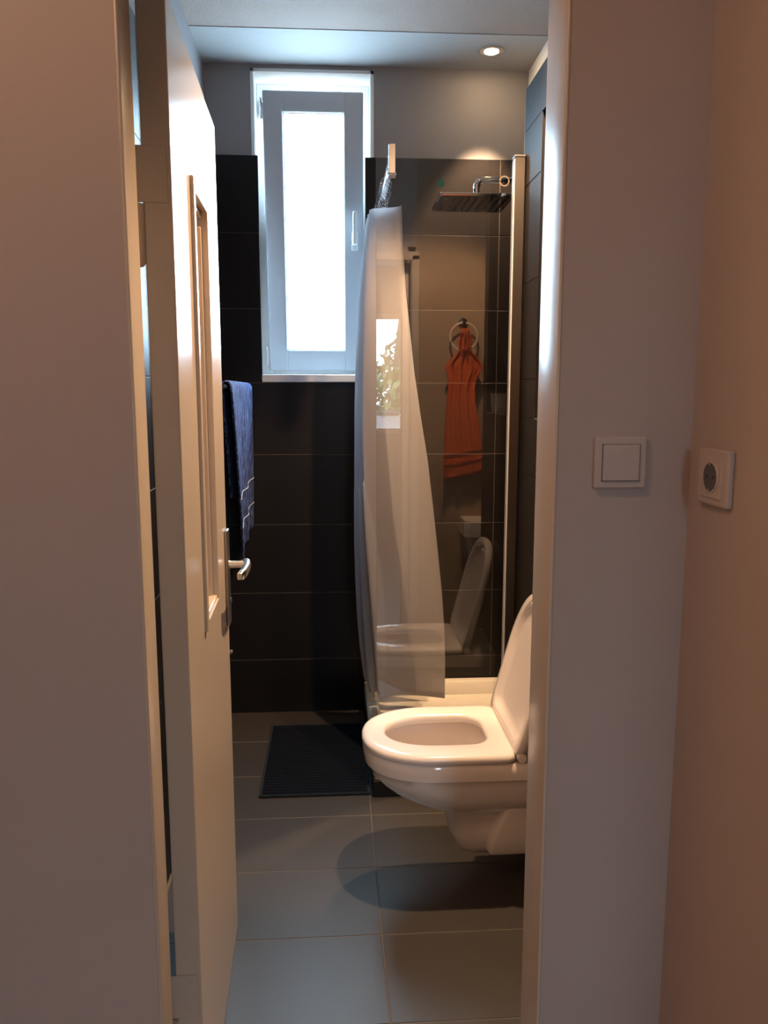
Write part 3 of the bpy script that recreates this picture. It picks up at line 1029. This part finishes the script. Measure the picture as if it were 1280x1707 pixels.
# ------------------------------------------------------------------ hallway switch and socket
sw_ = empty('light_switch', (0.437, YW0, 1.305))
tag(sw_, 'white rocker light switch on the wall right of the doorway', 'light switch')
MB().box((-0.040, -0.010, -0.0395), (0.040, 0.0, 0.0395), 0.003).build('frame_plate', 'switch_white', sw_)
MB().box((-0.0295, -0.0106, -0.0285), (0.0295, -0.009, 0.0285)).build('gap', 'switch_gap', sw_)
bmr = MB().box((-0.0283, -0.0135, -0.0273), (0.0283, -0.009, 0.0277), 0.0015)
bmr.build('rocker', 'switch_white', sw_)

so = empty('wall_socket', (0.55, 1.106, 1.291))
tag(so, 'white round-well wall socket on the right-hand hallway wall', 'socket')
MB().box((-0.010, -0.045, -0.0405), (0.0, 0.045, 0.0405), 0.003).build('frame_plate', 'switch_white', so)
MB().box((-0.0125, -0.030, -0.030), (-0.009, 0.030, 0.030), 0.0015).build('insert', 'switch_white', so)
MB().lathe((-0.0126, 0, 0), (-1, 0, 0), [(0.0205, 0), (0.0205, 0.0004), (0.001, 0.0005)], 28).build('well', 'socket_dark', so)
MB().lathe((-0.0124, 0, 0), (-1, 0, 0), [(0.0205, 0), (0.0235, 0), (0.0232, 0.0016), (0.0205, 0.0016)], 28, True).build('well_rim', 'switch_white', so, smooth=True)
for yy in (-0.0095, 0.0095):
    MB().lathe((-0.0131, yy, 0), (-1, 0, 0), [(0.0026, 0), (0.0026, 0.0003), (0.0005, 0.0004)], 10).build('pin_hole', 'black_rubber', so)
for zz in (-0.019, 0.019):
    MB().box((-0.0150, -0.003, zz - 0.002), (-0.0128, 0.003, zz + 0.002)).build('earth_clip', 'chrome', so)

# ------------------------------------------------------------------ hallway ceiling lamp (behind the camera)
hl = empty('ceiling_lamp', (-0.70, 0.35, 2.70))
tag(hl, 'round warm ceiling lamp in the hallway behind the camera', 'lamp')
MB().lathe((0, 0, 0), (0, 0, -1), [(0.12, 0), (0.13, 0.012), (0.13, 0.02), (0.001, 0.022)], 28).build('base', 'plaster_white', hl)
MB().lathe((0, 0, -0.02), (0, 0, -1), [(0.15, 0), (0.155, 0.02), (0.13, 0.06), (0.08, 0.085), (0.001, 0.095)], 28).build('shade', 'hall_lamp_glow', hl, smooth=True)

# ------------------------------------------------------------------ outside the hallway window: tree and balcony rail
tree = empty('tree', (0.9, -7.0, -1.5))
tag(tree, 'leafy green tree outside the window, mirrored in the shower glass', 'tree')
MB().tube([(0, 0, 0), (0.05, 0, 1.4), (-0.04, 0.05, 2.6), (0.1, 0, 4.2)], [0.16, 0.13, 0.10, 0.04], 10).build('trunk', 'bark', tree, smooth=True)
vs, fs = [], []
for k in range(9000):
    th, ph = random.uniform(0, 2 * PI), math.acos(random.uniform(-1, 1))
    r = random.uniform(0.3, 1) ** 0.5
    p_ = Vector((3.0 * r * math.sin(ph) * math.cos(th), 1.0 * r * math.sin(ph) * math.sin(th), 2.2 + 1.45 * r * math.cos(ph)))
    p_.z += 0.25 * math.sin(2.3 * p_.x) + 0.15 * math.sin(5.1 * p_.x + 1)
    d1 = Vector((random.gauss(0, 1), random.gauss(0, 1), random.gauss(0, 1))).normalized()
    d2 = d1.orthogonal().normalized()
    l1, l2 = random.uniform(0.06, 0.10), random.uniform(0.03, 0.05)
    b_ = len(vs)
    vs += [p_ - d1 * l1, p_ + d2 * l2, p_ + d1 * l1, p_ - d2 * l2]
    fs.append((b_, b_ + 1, b_ + 2, b_ + 3))
me = bpy.data.meshes.new('foliage')
me.from_pydata([tuple(v) for v in vs], [], fs)
tag(link('foliage', me, 'leaf', tree), kind='stuff')

br = empty('balcony_railing', (0.7, -3.4, 0.0))
tag(br, 'pale balcony railing outside the window behind the camera', 'railing')
for k in range(4):
    MB().box((-1.0 + 0.52 * k, -0.012, 0.35), (-0.50 + 0.52 * k, 0.012, 1.17), 0.003).build('panel', 'rail_white', br)
for k in range(5):
    MB().box((-1.02 + 0.52 * k, -0.02, -0.3), (-1.0 + 0.52 * k, 0.02, 1.18)).build('post', 'rail_dark', br)
MB().box((-1.05, -0.03, 1.18), (1.10, 0.03, 1.215), 0.004).build('top_rail', 'rail_dark', br)
